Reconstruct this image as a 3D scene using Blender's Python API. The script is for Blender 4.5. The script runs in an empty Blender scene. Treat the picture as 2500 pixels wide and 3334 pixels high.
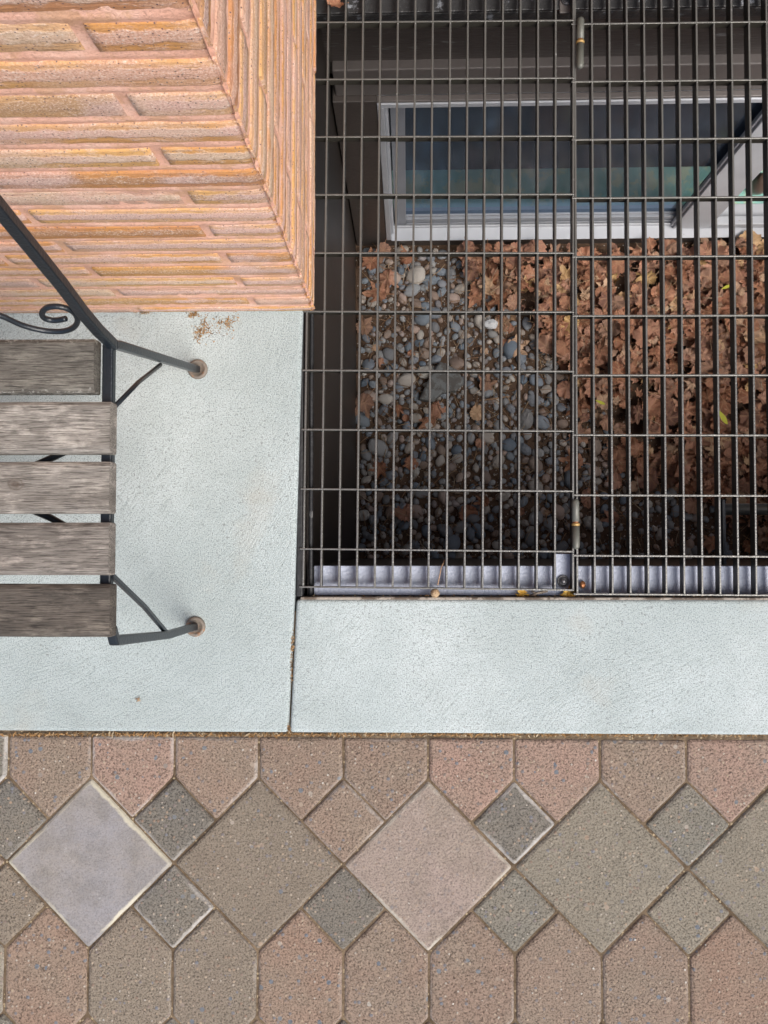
import bpy, bmesh, math, random
from mathutils import Vector, Matrix, noise
R = math.radians
random.seed(7)

# ------------------------------------------------------------------ camera
H = 1.411                       # camera height over the concrete
F = 2770.0                      # focal length in photograph pixels (2500 x 3334)
DX, DY = -80 / F, 118 / F       # the camera leans a little off plumb
scene = bpy.context.scene
C = scene.collection
_d = Vector((DX, DY, -1)).normalized()
_r = Vector((1, 0, DX)).normalized()
_u = _r.cross(_d).normalized()
cam_data = bpy.data.cameras.new("Camera")
cam = bpy.data.objects.new("Camera", cam_data); C.objects.link(cam)
m = Matrix((( _r.x, _u.x, -_d.x, 0), (_r.y, _u.y, -_d.y, 0), (_r.z, _u.z, -_d.z, H), (0, 0, 0, 1)))
cam.matrix_world = m
cam_data.sensor_fit = 'VERTICAL'; cam_data.sensor_height = 36.0; cam_data.lens = 36.0 * F / 3334.0
cam_data.clip_start = 0.02; cam_data.clip_end = 400
scene.camera = cam
scene.render.resolution_x, scene.render.resolution_y = 768, 1024

# ------------------------------------------------------------------ light
SUN_EL, SUN_AZ = R(52), R(132)   # azimuth clockwise from +Y
world = bpy.data.worlds.new("World"); scene.world = world; world.use_nodes = True
wn = world.node_tree.nodes; wl = world.node_tree.links
bg = wn["Background"]; sky = wn.new("ShaderNodeTexSky"); sky.sky_type = 'NISHITA'
sky.sun_disc = False; sky.sun_elevation = SUN_EL; sky.sun_rotation = SUN_AZ
sky.air_density = 0.9; sky.dust_density = 4.0; sky.ozone_density = 1.0
wl.new(sky.outputs[0], bg.inputs[0]); bg.inputs[1].default_value = 0.105
sd = bpy.data.lights.new("Sun", 'SUN'); sd.energy = 2.0; sd.angle = R(42); sd.color = (1.0, 0.97, 0.92)
sun = bpy.data.objects.new("Sun", sd); C.objects.link(sun)
sv = Vector((math.sin(SUN_AZ) * math.cos(SUN_EL), math.cos(SUN_AZ) * math.cos(SUN_EL), math.sin(SUN_EL)))
sun.rotation_euler = (-sv).to_track_quat('-Z', 'Y').to_euler(); sun.location = sv * 8
scene.view_settings.view_transform = 'Standard'; scene.view_settings.look = 'None'
scene.view_settings.gamma = 1.0; scene.view_settings.exposure = 0.78
scene.cycles.max_bounces = 8

# ------------------------------------------------------------------ helpers
def ray(u, v):
    return (_d * F + _r * (u - 1250) - _u * (v - 1667)).normalized()
def P(u, v, z=0.0):              # the point at height z seen at photograph pixel (u, v)
    d = ray(u, v); t = (z - H) / d.z
    return Vector((d.x * t, d.y * t, z))
def Pplane(u, v, p0, n):         # the point of a given real plane seen at (u, v)
    d = ray(u, v); o = Vector((0, 0, H)); t = (Vector(p0) - o).dot(Vector(n)) / d.dot(Vector(n))
    return o + d * t
def PX(u, v, x): return Pplane(u, v, (x, 0, 0), (1, 0, 0))
def PY(u, v, y): return Pplane(u, v, (0, y, 0), (0, 1, 0))

class MB:
    def __init__(s): s.v = []; s.f = []; s.m = []; s.col = []; s.smooth = []
    def add(s, vs, fs, mi=0, col=(1, 1, 1, 1), smooth=False):
        o = len(s.v); s.v += [tuple(x) for x in vs]
        for f in fs: s.f.append([i + o for i in f]); s.m.append(mi); s.smooth.append(smooth)
        s.col += [col] * len(vs) if not isinstance(col, list) else col
    def box(s, x0, x1, y0, y1, z0, z1, M=None, mi=0, col=(1, 1, 1, 1), top=None):
        vs = [Vector(p) for p in ((x0,y0,z0),(x1,y0,z0),(x1,y1,z0),(x0,y1,z0),(x0,y0,z1),(x1,y0,z1),(x1,y1,z1),(x0,y1,z1))]
        if M: vs = [M @ p for p in vs]
        s.add(vs, [(3,2,1,0),(4,5,6,7),(0,1,5,4),(1,2,6,5),(2,3,7,6),(3,0,4,7)], mi, col)
        if top is not None: s.m[-5] = top
    def tube(s, pts, r, n=10, square=False, mi=0, up=None, cap=True, taper=None):
        pts = [Vector(p) for p in pts]; rings = []
        prev = None
        for i, p in enumerate(pts):
            a = pts[max(i - 1, 0)]; b = pts[min(i + 1, len(pts) - 1)]
            t = (b - a).normalized()
            if prev is None:
                ref = Vector(up) if up else (Vector((0, 0, 1)) if abs(t.z) < .9 else Vector((1, 0, 0)))
            else: ref = prev
            nx = (ref - t * ref.dot(t)).normalized(); ny = t.cross(nx); prev = nx
            rr = r if taper is None else r * taper[i]
            sc = 1.0
            if 0 < i < len(pts) - 1:
                c = (pts[i] - a).normalized().dot((b - pts[i]).normalized()); sc = 1 / max(.6, math.sqrt((1 + c) / 2))
            if square: ring = [p + (nx * q[0] + ny * q[1]) * rr * sc for q in ((1,1),(-1,1),(-1,-1),(1,-1))]
            else: ring = [p + (nx * math.cos(6.2832 * k / n) + ny * math.sin(6.2832 * k / n)) * rr for k in range(n)]
            rings.append(ring)
        k = len(rings[0]); vs = [q for r_ in rings for q in r_]; fs = []
        for i in range(len(rings) - 1):
            for j in range(k): fs.append((i*k+j, i*k+(j+1)%k, (i+1)*k+(j+1)%k, (i+1)*k+j))
        if cap: fs.append(tuple(range(k))[::-1]); fs.append(tuple((len(rings)-1)*k+j for j in range(k)))
        s.add(vs, fs, mi, smooth=not square)
    def lathe(s, prof, axis_o, axis=(0, 0, 1), n=24, mi=0):   # prof: (r, h)
        ax = Vector(axis).normalized(); ref = Vector((1, 0, 0)) if abs(ax.x) < .9 else Vector((0, 1, 0))
        nx = (ref - ax * ref.dot(ax)).normalized(); ny = ax.cross(nx); o = Vector(axis_o); vs = []; fs = []
        for r, h in prof:
            for k in range(n):
                a = 6.28318 * k / n; vs.append(o + ax * h + (nx * math.cos(a) + ny * math.sin(a)) * r)
        for i in range(len(prof) - 1):
            for j in range(n): fs.append((i*n+j, i*n+(j+1)%n, (i+1)*n+(j+1)%n, (i+1)*n+j))
        s.add(vs, fs, mi, smooth=True)
    def build(s, name, mats, parent=None, bevel=0, attr=None, seg=2):
        me = bpy.data.meshes.new(name); me.from_pydata(s.v, [], s.f)
        for mt in (mats if isinstance(mats, list) else [mats]): me.materials.append(mt)
        me.polygons.foreach_set("material_index", s.m); me.polygons.foreach_set("use_smooth", s.smooth)
        if attr:
            a = me.color_attributes.new(attr, 'FLOAT_COLOR', 'POINT')
            a.data.foreach_set("color", [c for q in s.col for c in q])
        me.update()
        o = bpy.data.objects.new(name, me); C.objects.link(o)
        if parent: o.parent = parent; o.matrix_parent_inverse = Matrix.Translation(parent.location).inverted() if parent.type == 'EMPTY' else Matrix.Identity(4)
        if bevel:
            b = o.modifiers.new("bevel", 'BEVEL'); b.width = bevel; b.segments = seg; b.limit_method = 'ANGLE'; b.angle_limit = R(35)
        return o
def empty(name, loc=(0, 0, 0)):
    o = bpy.data.objects.new(name, None); C.objects.link(o); o.location = loc; o.empty_display_size = .05; return o
def tag(o, label=None, cat=None, group=None, kind=None):
    if label: o["label"] = label
    if cat: o["category"] = cat
    if group: o["group"] = group
    if kind: o["kind"] = kind
    return o

class NT:                        # tiny node-tree writer
    def __init__(s, name, rough=.6, metallic=0, spec=.5):
        s.m = bpy.data.materials.new(name); s.m.use_nodes = True; s.n = s.m.node_tree.nodes; s.l = s.m.node_tree.links
        s.b = s.n["Principled BSDF"]; s.b.inputs["Roughness"].default_value = rough
        s.b.inputs["Metallic"].default_value = metallic; s.b.inputs["Specular IOR Level"].default_value = spec
        s.tc = s.n.new("ShaderNodeTexCoord"); s.obj = s.tc.outputs["Object"]
    def set(s, node, i, v):
        if v is None: return
        if hasattr(v, "default_value") or hasattr(v, "links"): s.l.new(v, node.inputs[i])
        else: node.inputs[i].default_value = v
    def noise(s, scale, detail=4, rough=.55, vec=None, dist=0, out=0):
        t = s.n.new("ShaderNodeTexNoise"); t.inputs["Scale"].default_value = scale; t.inputs["Detail"].default_value = detail
        t.inputs["Roughness"].default_value = rough; t.inputs["Distortion"].default_value = dist
        s.l.new(vec or s.obj, t.inputs["Vector"]); return t.outputs[out]
    def voro(s, scale, feature='F1', vec=None, out="Distance", rnd=1):
        t = s.n.new("ShaderNodeTexVoronoi"); t.feature = feature; t.inputs["Scale"].default_value = scale
        t.inputs["Randomness"].default_value = rnd
        s.l.new(vec or s.obj, t.inputs["Vector"]); return t.outputs[out]
    def map(s, scale=(1, 1, 1), rot=(0, 0, 0), loc=(0, 0, 0), vec=None):
        t = s.n.new("ShaderNodeMapping"); t.inputs["Scale"].default_value = scale; t.inputs["Rotation"].default_value = rot
        t.inputs["Location"].default_value = loc; s.l.new(vec or s.obj, t.inputs["Vector"]); return t.outputs[0]
    def ramp(s, fac, stops, interp='LINEAR'):
        t = s.n.new("ShaderNodeValToRGB"); t.color_ramp.interpolation = interp; e = t.color_ramp.elements
        while len(e) < len(stops): e.new(.5)
        for q, (p, c) in zip(e, stops):
            q.position = p; q.color = (c if hasattr(c, "__len__") else (c, c, c)) + ((1,) if not hasattr(c, "__len__") or len(c) == 3 else ())
        s.l.new(fac, t.inputs[0]); return t.outputs[0]
    def mix(s, fac, a, b, mode='MIX'):
        t = s.n.new("ShaderNodeMix"); t.data_type = 'RGBA'; t.blend_type = mode
        for i, v in ((0, fac), (6, a), (7, b)):
            if isinstance(v, tuple) and len(v) == 3: v = v + (1,)
            s.set(t, i, v)
        return t.outputs[2]
    def math(s, op, a, b=None, c=None, clamp=False):
        t = s.n.new("ShaderNodeMath"); t.operation = op; t.use_clamp = clamp; s.set(t, 0, a); s.set(t, 1, b); s.set(t, 2, c); return t.outputs[0]
    def vmath(s, op, a, b=None, out=0):
        t = s.n.new("ShaderNodeVectorMath"); t.operation = op; s.set(t, 0, a); s.set(t, 1, b); return t.outputs[out]
    def attr(s, name):
        t = s.n.new("ShaderNodeAttribute"); t.attribute_name = name; return t
    def sep(s, v):
        t = s.n.new("ShaderNodeSeparateXYZ"); s.l.new(v, t.inputs[0]); return t.outputs
    def comb(s, x, y, z):
        t = s.n.new("ShaderNodeCombineXYZ"); s.set(t, 0, x); s.set(t, 1, y); s.set(t, 2, z); return t.outputs[0]
    def bump(s, h, dist, strength=1.0, prev=None):
        t = s.n.new("ShaderNodeBump"); t.inputs["Distance"].default_value = dist; t.inputs["Strength"].default_value = strength
        s.l.new(h, t.inputs["Height"])
        if prev: s.l.new(prev, t.inputs["Normal"])
        s.l.new(t.outputs[0], s.b.inputs["Normal"]); return t.outputs[0]
    def color(s, c):
        s.set(s.b, "Base Color", c + (1,) if isinstance(c, tuple) and len(c) == 3 else c); return s
    def rough(s, v): s.set(s.b, "Roughness", v); return s

# ------------------------------------------------------------------ materials
def m_concrete():
    t = NT("brushed_concrete", .75, spec=.35)
    xyz = t.sep(t.obj); warp = t.noise(3.0, 2, out=0); fields = []
    # sweeping trowel and broom arcs about several centres, blended by soft patches
    for (cx, cy, w, sc, seed) in ((-.62, -.30, 0, 1, 0), (.10, -.62, 1, 1.1, 3), (.75, -.75, 2, .9, 6), (-.95, .55, 3, 1.05, 9)):
        dx = t.math('SUBTRACT', xyz[0], cx); dy = t.math('SUBTRACT', xyz[1], cy)
        rr = t.math('SQRT', t.math('ADD', t.math('MULTIPLY', dx, dx), t.math('MULTIPLY', dy, dy)))
        rr = t.math('ADD', rr, t.math('MULTIPLY', warp, .10)); ang = t.math('ARCTAN2', dy, dx)
        v = t.comb(t.math('MULTIPLY', rr, 300 * sc), t.math('MULTIPLY', ang, 26.0), float(seed))
        fields.append(t.noise(1.0, 3, .6, vec=v))
    h = fields[0]
    for i, f in enumerate(fields[1:]):
        mask = t.ramp(t.noise(1.7, 1, vec=t.map(loc=(i * 3.1, i * 1.7, 0))), [(.44, 0.0), (.56, 1.0)])
        h = t.mix(mask, h, f)
    fine = t.noise(460, 5, .85); pits = t.voro(230); pitm = t.ramp(pits, [(.10, 0.0), (.26, 1.0)])
    big = t.noise(2.2, 5, .6); med = t.noise(14, 4, .6)
    col = t.ramp(big, [(.3, (.37, .425, .43)), (.5, (.495, .565, .575)), (.7, (.61, .675, .685))])
    col = t.mix(t.ramp(med, [(.35, .3), (.7, 0.0)]), col, (.37, .43, .425))
    col = t.mix(t.ramp(h, [(.34, .34), (.47, 0.0)]), col, (.21, .25, .245))
    col = t.mix(t.ramp(t.noise(3.4, 5, .65, vec=t.map(loc=(1, 9, 4))), [(.42, .38), (.60, 0.0)]), col, (.33, .385, .38))
    col = t.mix(t.ramp(fine, [(.42, .9), (.50, 0.0)]), col, (.17, .20, .20))
    col = t.mix(t.math('MULTIPLY', t.ramp(t.noise(190, 2, .5, vec=t.map(loc=(9, 4, 2))), [(.60, 0.0), (.68, .6)]), t.ramp(t.noise(4, 2), [(.4, .3), (.6, 1.0)])), col, (.17, .18, .175))
    warm = t.ramp(t.noise(5, 3, vec=t.map(loc=(4, 2, 1))), [(.64, 0.0), (.74, .22)])
    col = t.mix(warm, col, (.40, .33, .24))
    t.color(col)
    hh = t.math('ADD', t.math('MULTIPLY', h, .42), t.math('MULTIPLY', fine, .7))
    b = t.bump(hh, .0024, .9); return t.m
def m_paver():
    t = NT("aggregate_paver", .85, spec=.3)
    a = t.attr("tint"); e = t.attr("edge"); tint = a.outputs["Color"]; white = a.outputs["Alpha"]
    edge = t.sep(e.outputs["Color"])[0]; smooth = t.sep(e.outputs["Color"])[1]
    n1 = t.noise(330, 4, .75); n2 = t.noise(16, 4, .6)
    stone = t.voro(150, out="Color"); sd_ = t.voro(150); ssep = t.sep(stone)
    col = t.mix(t.ramp(t.noise(9, 5, .65), [(.35, .0), (.65, .8)]), tint, t.mix(.6, tint, (.26, .225, .175)))
    dark = t.mix(1.0, col, (.30, .29, .29), 'MULTIPLY')
    col = t.mix(t.math('MULTIPLY', t.ramp(n1, [(.38, 1.0), (.52, 0.0)]), t.math('SUBTRACT', 1.0, t.math('MULTIPLY', smooth, .62))), col, dark)
    blot = t.ramp(t.noise(24, 6, .7, vec=t.map(loc=(2, 8, 0))), [(.40, .45), (.56, 0.0)])
    col = t.mix(t.math('MULTIPLY', blot, t.math('ADD', .35, t.math('MULTIPLY', smooth, .65))), col, t.mix(1.0, col, (.62, .62, .60), 'MULTIPLY'))
    col = t.mix(t.math('MULTIPLY', t.ramp(t.noise(38, 6, .8, vec=t.map(loc=(5, 2, 0))), [(.60, 0.0), (.70, .5)]), smooth), col, (.42, .42, .41))
    light = t.mix(.45, col, (.50, .44, .36))
    fleck = t.math('MULTIPLY', t.math('GREATER_THAN', ssep[0], .70), t.math('LESS_THAN', t.math('ADD', sd_, t.math('MULTIPLY', ssep[1], .22)), .46))
    fleck = t.math('MULTIPLY', fleck, t.math('SUBTRACT', 1.0, t.math('MULTIPLY', smooth, .9)))
    fcol = t.ramp(ssep[1], [(0.0, (.16, .17, .19)), (.35, (.22, .16, .12)), (.6, (.34, .27, .20)), (.95, (.36, .33, .29)), (1.0, (.50, .48, .44))])
    col = t.mix(fleck, col, fcol)
    big = t.voro(62, out="Color", vec=t.map(loc=(3, 5, 0))); bd = t.voro(62, vec=t.map(loc=(3, 5, 0))); bs = t.sep(big)
    bf = t.math('MULTIPLY', t.math('GREATER_THAN', bs[0], .88), t.math('LESS_THAN', t.math('ADD', bd, t.math('MULTIPLY', n1, .2)), .34))
    bf = t.math('MULTIPLY', bf, t.math('SUBTRACT', 1.0, t.math('MULTIPLY', smooth, .95)))
    col = t.mix(bf, col, t.ramp(bs[1], [(0, (.13, .145, .17)), (.5, (.17, .18, .19)), (.75, (.30, .22, .155)), (1, (.36, .33, .29))]))
    # lime bloom creeping in from the edges
    wm = t.math('ADD', edge, t.math('MULTIPLY', t.noise(46, 6, .75), 1.0)); wm = t.ramp(t.math('MULTIPLY', t.math('ADD', wm, t.math('MULTIPLY', white, .30)), .5), [(.71, 0.0), (.85, .75)])
    wm = t.math('MULTIPLY', wm, white); wm = t.math('MULTIPLY', wm, t.ramp(t.noise(7, 2, vec=t.map(loc=(7, 1, 2))), [(.42, .05), (.56, 1.0)]))
    wcol = t.mix(smooth, (.50, .48, .46), (.52, .49, .38))
    col = t.mix(wm, col, wcol)
    t.color(col)
    h = t.math('ADD', t.math('MULTIPLY', n1, 1.0), t.math('MULTIPLY', t.ramp(sd_, [(.1, 1.0), (.5, 0.0)]), .5))
    h = t.math('MULTIPLY', h, t.math('SUBTRACT', 1.0, t.math('MULTIPLY', smooth, .75)))
    t.bump(h, .0028, .85); return t.m
def m_brick():
    t = NT("iron_spot_brick", .7, spec=.35)
    a = t.attr("brick"); s = t.sep(a.outputs["Color"]); v = s[0]; rnd = s[1]; rnd2 = s[2]
    w = t.math('ADD', v, t.math('MULTIPLY', t.math('SUBTRACT', t.noise(60, 3, .6), .5), .35))
    band = t.ramp(w, [(.30, 1.0), (.38, 0.0), (.72, 0.0), (.80, 1.0)])
    patch = t.noise(9, 3, .6)
    plain = t.math('GREATER_THAN', rnd, .82)
    band = t.math('MULTIPLY', band, t.ramp(t.noise(7, 2), [(.34, .15), (.5, .9)]))
    band = t.math('MULTIPLY', band, t.ramp(t.noise(120, 4, .7, vec=t.map(scale=(.4, .4, 1))), [(.34, .35), (.48, 1.0)]))
    ochre = t.ramp(t.math('ADD', t.math('MULTIPLY', rnd2, .6), t.math('MULTIPLY', patch, .5)), [(.2, (.42, .18, .08)), (.42, (.50, .235, .055)), (.6, (.55, .31, .095)), (.85, (.50, .30, .22))])
    core = t.ramp(t.math('ADD', t.math('MULTIPLY', rnd, .6), t.math('MULTIPLY', patch, .6)), [(.25, (.72, .41, .29)), (.42, (.70, .44, .33)), (.52, (.68, .49, .34)), (.66, (.72, .45, .37)), (.85, (.60, .40, .34)), (1, (.52, .40, .37))])
    col = t.mix(band, core, ochre)
    col = t.mix(t.math('MULTIPLY', plain, t.ramp(patch, [(.42, 0.0), (.56, .85)])), col, ochre)
    spots = t.voro(250); col = t.mix(t.math('MULTIPLY', t.ramp(spots, [(.16, 1.0), (.26, 0.0)]), t.math('GREATER_THAN', t.sep(t.voro(250, out="Color"))[0], .55)), col, (.12, .07, .07))
    gr = t.noise(420, 4, .8); col = t.mix(t.ramp(gr, [(.36, .6), (.47, 0.0)]), col, (.30, .16, .12))
    col = t.mix(t.math('MULTIPLY', t.ramp(gr, [(.52, 0.0), (.62, .8)]), t.math('SUBTRACT', 1.0, band)), col, (.86, .72, .62))
    t.color(col)
    streak = t.noise(90, 3, .6, vec=t.map(scale=(.25, .25, 2.0)))
    h = t.math('ADD', t.math('MULTIPLY', gr, t.math('SUBTRACT', 1.15, band)), t.math('MULTIPLY', streak, .8))
    t.bump(h, .0026, .9); return t.m
def m_mortar():
    t = NT("pink_mortar", .85, spec=.25)
    n = t.noise(20, 5, .7); g = t.noise(320, 4, .75)
    col = t.ramp(n, [(.3, (.60, .33, .24)), (.5, (.70, .41, .31)), (.72, (.78, .53, .43))])
    col = t.mix(t.ramp(g, [(.36, .5), (.48, 0.0)]), col, (.40, .22, .16)); col = t.mix(t.ramp(t.noise(26, 5, .7, vec=t.map(loc=(3, 3, 3))), [(.50, 0.0), (.60, .55)]), col, (.52, .30, .16)); t.color(col)
    t.bump(t.math('ADD', g, t.math('MULTIPLY', t.noise(70, 3), .6)), .0022, .8); return t.m
def m_wood(name, a, b, c, seed, knot=None, lichen=0):
    t = NT(name, .8, spec=.25)
    v = t.map(scale=(11, 210, 130), loc=(seed, seed * .7, 0)); g = t.noise(2.6, 6, .78, vec=v, dist=.5)
    v2 = t.map(scale=(28, 520, 300), loc=(seed, 0, 0)); g2 = t.noise(1.3, 3, .65, vec=v2)
    p = t.noise(10, 4, .6, vec=t.map(scale=(1, 2.2, 1), loc=(seed, 3, 0)))
    col = t.ramp(g, [(.3, b), (.5, a), (.72, c)])
    col = t.mix(t.ramp(p, [(.40, .6), (.56, 0.0)]), col, b)
    col = t.mix(t.math('MULTIPLY', t.ramp(t.noise(17, 5, .7, vec=t.map(scale=(1, 2.6, 1), loc=(seed * 2, 1, 0))), [(.50, 0.0), (.64, .75)]), t.ramp(g, [(.4, .3), (.6, 1.0)])), col, tuple(min(1, q * 1.35) for q in c))
    col = t.mix(t.ramp(g2, [(.36, .75), (.50, 0.0)]), col, tuple(q * .35 for q in b))
    if knot:
        dd = t.vmath('LENGTH', t.vmath('MULTIPLY', t.vmath('SUBTRACT', t.obj, (knot.x, knot.y, knot.z)), (.7, 1, 0)), out=1)
        dd = t.math('ADD', dd, t.math('MULTIPLY', t.math('SUBTRACT', t.noise(160, 3), .5), .004))
        col = t.mix(t.ramp(t.math('MULTIPLY', dd, 100), [(.0, .2), (.22, .75), (.5, .15), (.62, .5), (.8, 0.0)]), col, (.09, .065, .05))
    if lichen:
        y_ = t.sep(t.obj)[1]; e_ = t.math('ABSOLUTE', t.math('SUBTRACT', y_, lichen[0])); e_ = t.ramp(t.math('DIVIDE', e_, lichen[1]), [(.62, 0.0), (1, 1.0)])
        lm_ = t.ramp(t.math('MULTIPLY', t.noise(150, 5, .75), t.math('ADD', .55, t.math('MULTIPLY', e_, .5))), [(.50, 0.0), (.60, .45)])
        col = t.mix(lm_, col, (.50, .50, .46))
    t.color(col); t.bump(t.math('ADD', g, t.math('MULTIPLY', g2, .9)), .002, .8); return t.m
def m_paint(name, col, rough=.35, metallic=0.0, wear=None, wa=.0, bump=.0006, bs=160, spec=.5, wscale=30):
    t = NT(name, rough, metallic, spec); n = t.noise(12, 4); c = t.mix(t.ramp(n, [(.3, .0), (.7, .35)]), col, tuple(q * .65 for q in col))
    if wear:
        w = t.noise(wscale, 6, .72); c = t.mix(t.ramp(w, [(1 - wa - .06, 0.0), (1 - wa, .9)]), c, wear)
        t.rough(t.ramp(w, [(1 - wa - .06, rough), (1 - wa, .8)]))
    t.color(c); t.bump(t.noise(bs, 3, .6), bump, .6); return t.m
def m_leaf(name='dry_leaf', lo=0.0, hi=1.0):
    t = NT(name, .6, spec=.35)
    oi = t.n.new("ShaderNodeObjectInfo").outputs["Random"]; g = t.n.new("ShaderNodeNewGeometry").outputs["Random Per Island"]
    r = t.math('ADD', lo, t.math('MULTIPLY', t.math('FRACT', t.math('ADD', oi, g)), hi - lo))
    col = t.ramp(r, [(0, (.26, .11, .055)), (.15, (.38, .17, .10)), (.32, (.47, .23, .14)), (.48, (.27, .14, .10)), (.62, (.54, .28, .19)), (.8, (.40, .24, .17)), (.93, (.60, .41, .28)), (1, (.56, .36, .14))])
    n = t.noise(35, 4, .65); col = t.mix(t.ramp(n, [(.35, .6), (.6, 0.0)]), col, t.mix(1.0, col, (.45, .38, .34), 'MULTIPLY'))
    v = t.attr("vein"); col = t.mix(t.math('MULTIPLY', t.sep(v.outputs["Color"])[0], .35), col, (.62, .38, .22))
    t.color(col); t.bump(t.noise(120, 4, .6), .003, .7); return t.m
def m_pebble(name='river_stone', lo=0.0, hi=1.0):
    t = NT(name, .55, spec=.4)
    oi = t.n.new("ShaderNodeObjectInfo").outputs["Random"]; g = t.n.new("ShaderNodeNewGeometry").outputs["Random Per Island"]
    r = t.math('ADD', lo, t.math('MULTIPLY', t.math('FRACT', t.math('ADD', oi, g)), hi - lo))
    col = t.ramp(r, [(0, (.17, .22, .28)), (.14, (.30, .34, .38)), (.28, (.42, .42, .42)), (.42, (.20, .21, .23)), (.56, (.52, .48, .43)), (.7, (.34, .25, .20)), (.82, (.25, .30, .36)), (.92, (.56, .42, .35)), (1, (.62, .60, .55))])
    n = t.noise(28, 4, .6); col = t.mix(t.ramp(n, [(.38, .5), (.6, 0.0)]), col, t.mix(1.0, col, (.55, .52, .5), 'MULTIPLY'))
    g2 = t.noise(230, 3, .7); col = t.mix(t.ramp(g2, [(.6, 0.0), (.72, .5)]), col, (.5, .48, .45))
    t.color(col); t.bump(g2, .0015, .6); return t.m
def m_dirt(name="earth", a=(.085, .052, .034), b=(.17, .11, .075), fleck=(.55, .5, .44), th=.93):
    t = NT(name, .95, spec=.2); n = t.noise(22, 6, .7); v = t.voro(190, out="Color"); s_ = t.sep(v); d = t.voro(190)
    col = t.ramp(n, [(.3, a), (.7, b)])
    col = t.mix(t.math('MULTIPLY', t.math('GREATER_THAN', s_[0], th), t.math('LESS_THAN', d, .38)), col, fleck)
    t.color(col); t.bump(t.math('ADD', t.noise(120, 4, .7), n), .008, .8); return t.m
def m_bits(name, stops, rough=.8):
    t = NT(name, rough, spec=.3); g = t.n.new("ShaderNodeNewGeometry").outputs["Random Per Island"]
    t.color(t.ramp(g, stops)); return t.m
def m_glass():
    t = NT("window_glass", .0, spec=.5); t.b.inputs["Transmission Weight"].default_value = 1; t.b.inputs["IOR"].default_value = 1.0
    # thin sheet: reflection over a slightly tinted clear pane
    mt = t.m; n = t.n; l = t.l; n.remove(t.b)
    tr = n.new("ShaderNodeBsdfTransparent"); tr.inputs[0].default_value = (.42, .43, .47, 1)
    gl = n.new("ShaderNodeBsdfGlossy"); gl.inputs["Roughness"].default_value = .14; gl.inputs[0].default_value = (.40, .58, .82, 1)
    
    mx = n.new("ShaderNodeMixShader"); mx.inputs[0].default_value = .30; l.new(tr.outputs[0], mx.inputs[1]); l.new(gl.outputs[0], mx.inputs[2])
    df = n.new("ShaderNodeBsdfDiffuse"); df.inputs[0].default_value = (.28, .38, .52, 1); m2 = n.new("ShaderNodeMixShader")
    haze = t.ramp(t.noise(6, 5, .6), [(.3, .05), (.7, .17)]); l.new(haze, m2.inputs[0])  # patchy bluish diffuse haze laid over the pane
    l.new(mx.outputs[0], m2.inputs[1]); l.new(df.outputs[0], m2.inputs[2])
    l.new(m2.outputs[0], n["Material Output"].inputs[0]); return mt

M = {}
M['concrete'] = m_concrete(); M['paver'] = m_paver(); M['brick'] = m_brick(); M['mortar'] = m_mortar()
M['iron'] = m_paint("black_iron", (.010, .015, .021), .34, 0, (.12, .12, .12), .22, .001, 260)
M['bar'] = m_paint("bronze_painted_bar", (.034, .032, .026), .38, 0, (.12, .115, .09), .30, .0008, 400)
M['bar_top_sheen'] = m_paint("sky_sheen_bar_top", (.185, .182, .172), .30, .55, (.34, .34, .34), .30, .0010, 300, wscale=90)  # bar tops lightened to paint in the sky's reflection; speckles are wear
M['brown'] = m_paint("dark_brown_paint", (.085, .072, .066), .42, 0, (.26, .26, .26), .30, .0015, 70, wscale=24)
t_ = NT("scratched_brown_board", .42)
q_ = t_.noise(9, 6, .75, vec=t_.map(scale=(1, 1, 7))); c_ = t_.mix(t_.ramp(t_.noise(12, 4), [(.3, 0.0), (.7, .4)]), (.085, .072, .066), (.05, .042, .04))
c_ = t_.mix(t_.ramp(q_, [(.60, 0.0), (.70, .8)]), c_, (.30, .30, .30)); t_.color(c_); t_.bump(t_.noise(60, 4, .6, vec=t_.map(scale=(.3, 1, 2))), .003, .7); M['scratched'] = t_.m
M['panel'] = m_paint('dark_well_panel', (.045, .037, .033), .45, 0, (.14, .13, .12), .28, .0015, 70, wscale=24)
M['trim'] = m_paint("sky_lightened_brown", (.16, .142, .135), .36, 0, (.25, .25, .25), .25, .001, 90)  # brown lightened in colour for sky light caught on the ledges
M['angle'] = m_paint("sky_tinted_grey_paint", (.50, .55, .68), .36, 0, (.6, .6, .65), .3, .004, 210)  # grey paint with the blue of reflected sky put into its colour
M['hinge'] = m_paint("grey_hinge_paint", (.12, .122, .105), .42, .1, None, 0, .0005, 300)
M['brass'] = m_paint("brass_washer", (.42, .27, .10), .5, .5, None, 0, .0004, 300)
M['copper'] = m_paint("copper_pin", (.5, .22, .1), .4, .7, None, 0, .0004, 300)
M['steel'] = m_paint("bolt_steel", (.16, .16, .17), .35, .6, None, 0, .0006, 300)
M['pipe'] = m_paint("satin_steel_pipe", (.42, .43, .42), .28, .8, None, 0, .0003, 200)
M['vinyl'] = m_paint("white_vinyl", (.56, .585, .63), .4, 0, (.3, .27, .22), .27, .0006, 60)
M['sash'] = m_paint("grey_sash", (.30, .32, .36), .45, 0, (.15, .15, .15), .25, .0006, 60)
M['rubber'] = m_paint("black_sealant", (.012, .013, .015), .55, 0, (.12, .12, .12), .28, .002, 120)
M['teal'] = m_paint("teal_marbled_sill", (.36, .72, .64), .4, 0, (.60, .74, .50), .42, .001, 20, wscale=14)
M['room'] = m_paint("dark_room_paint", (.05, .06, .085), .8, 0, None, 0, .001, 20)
M['base'] = m_paint("rusted_foot_disc", (.20, .17, .14), .6, .1, (.30, .15, .07), .42, .002, 200)
M['lip'] = m_paint("weathered_brown_lip", (.15, .12, .095), .75, 0, (.42, .38, .33), .46, .004, 160)
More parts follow.
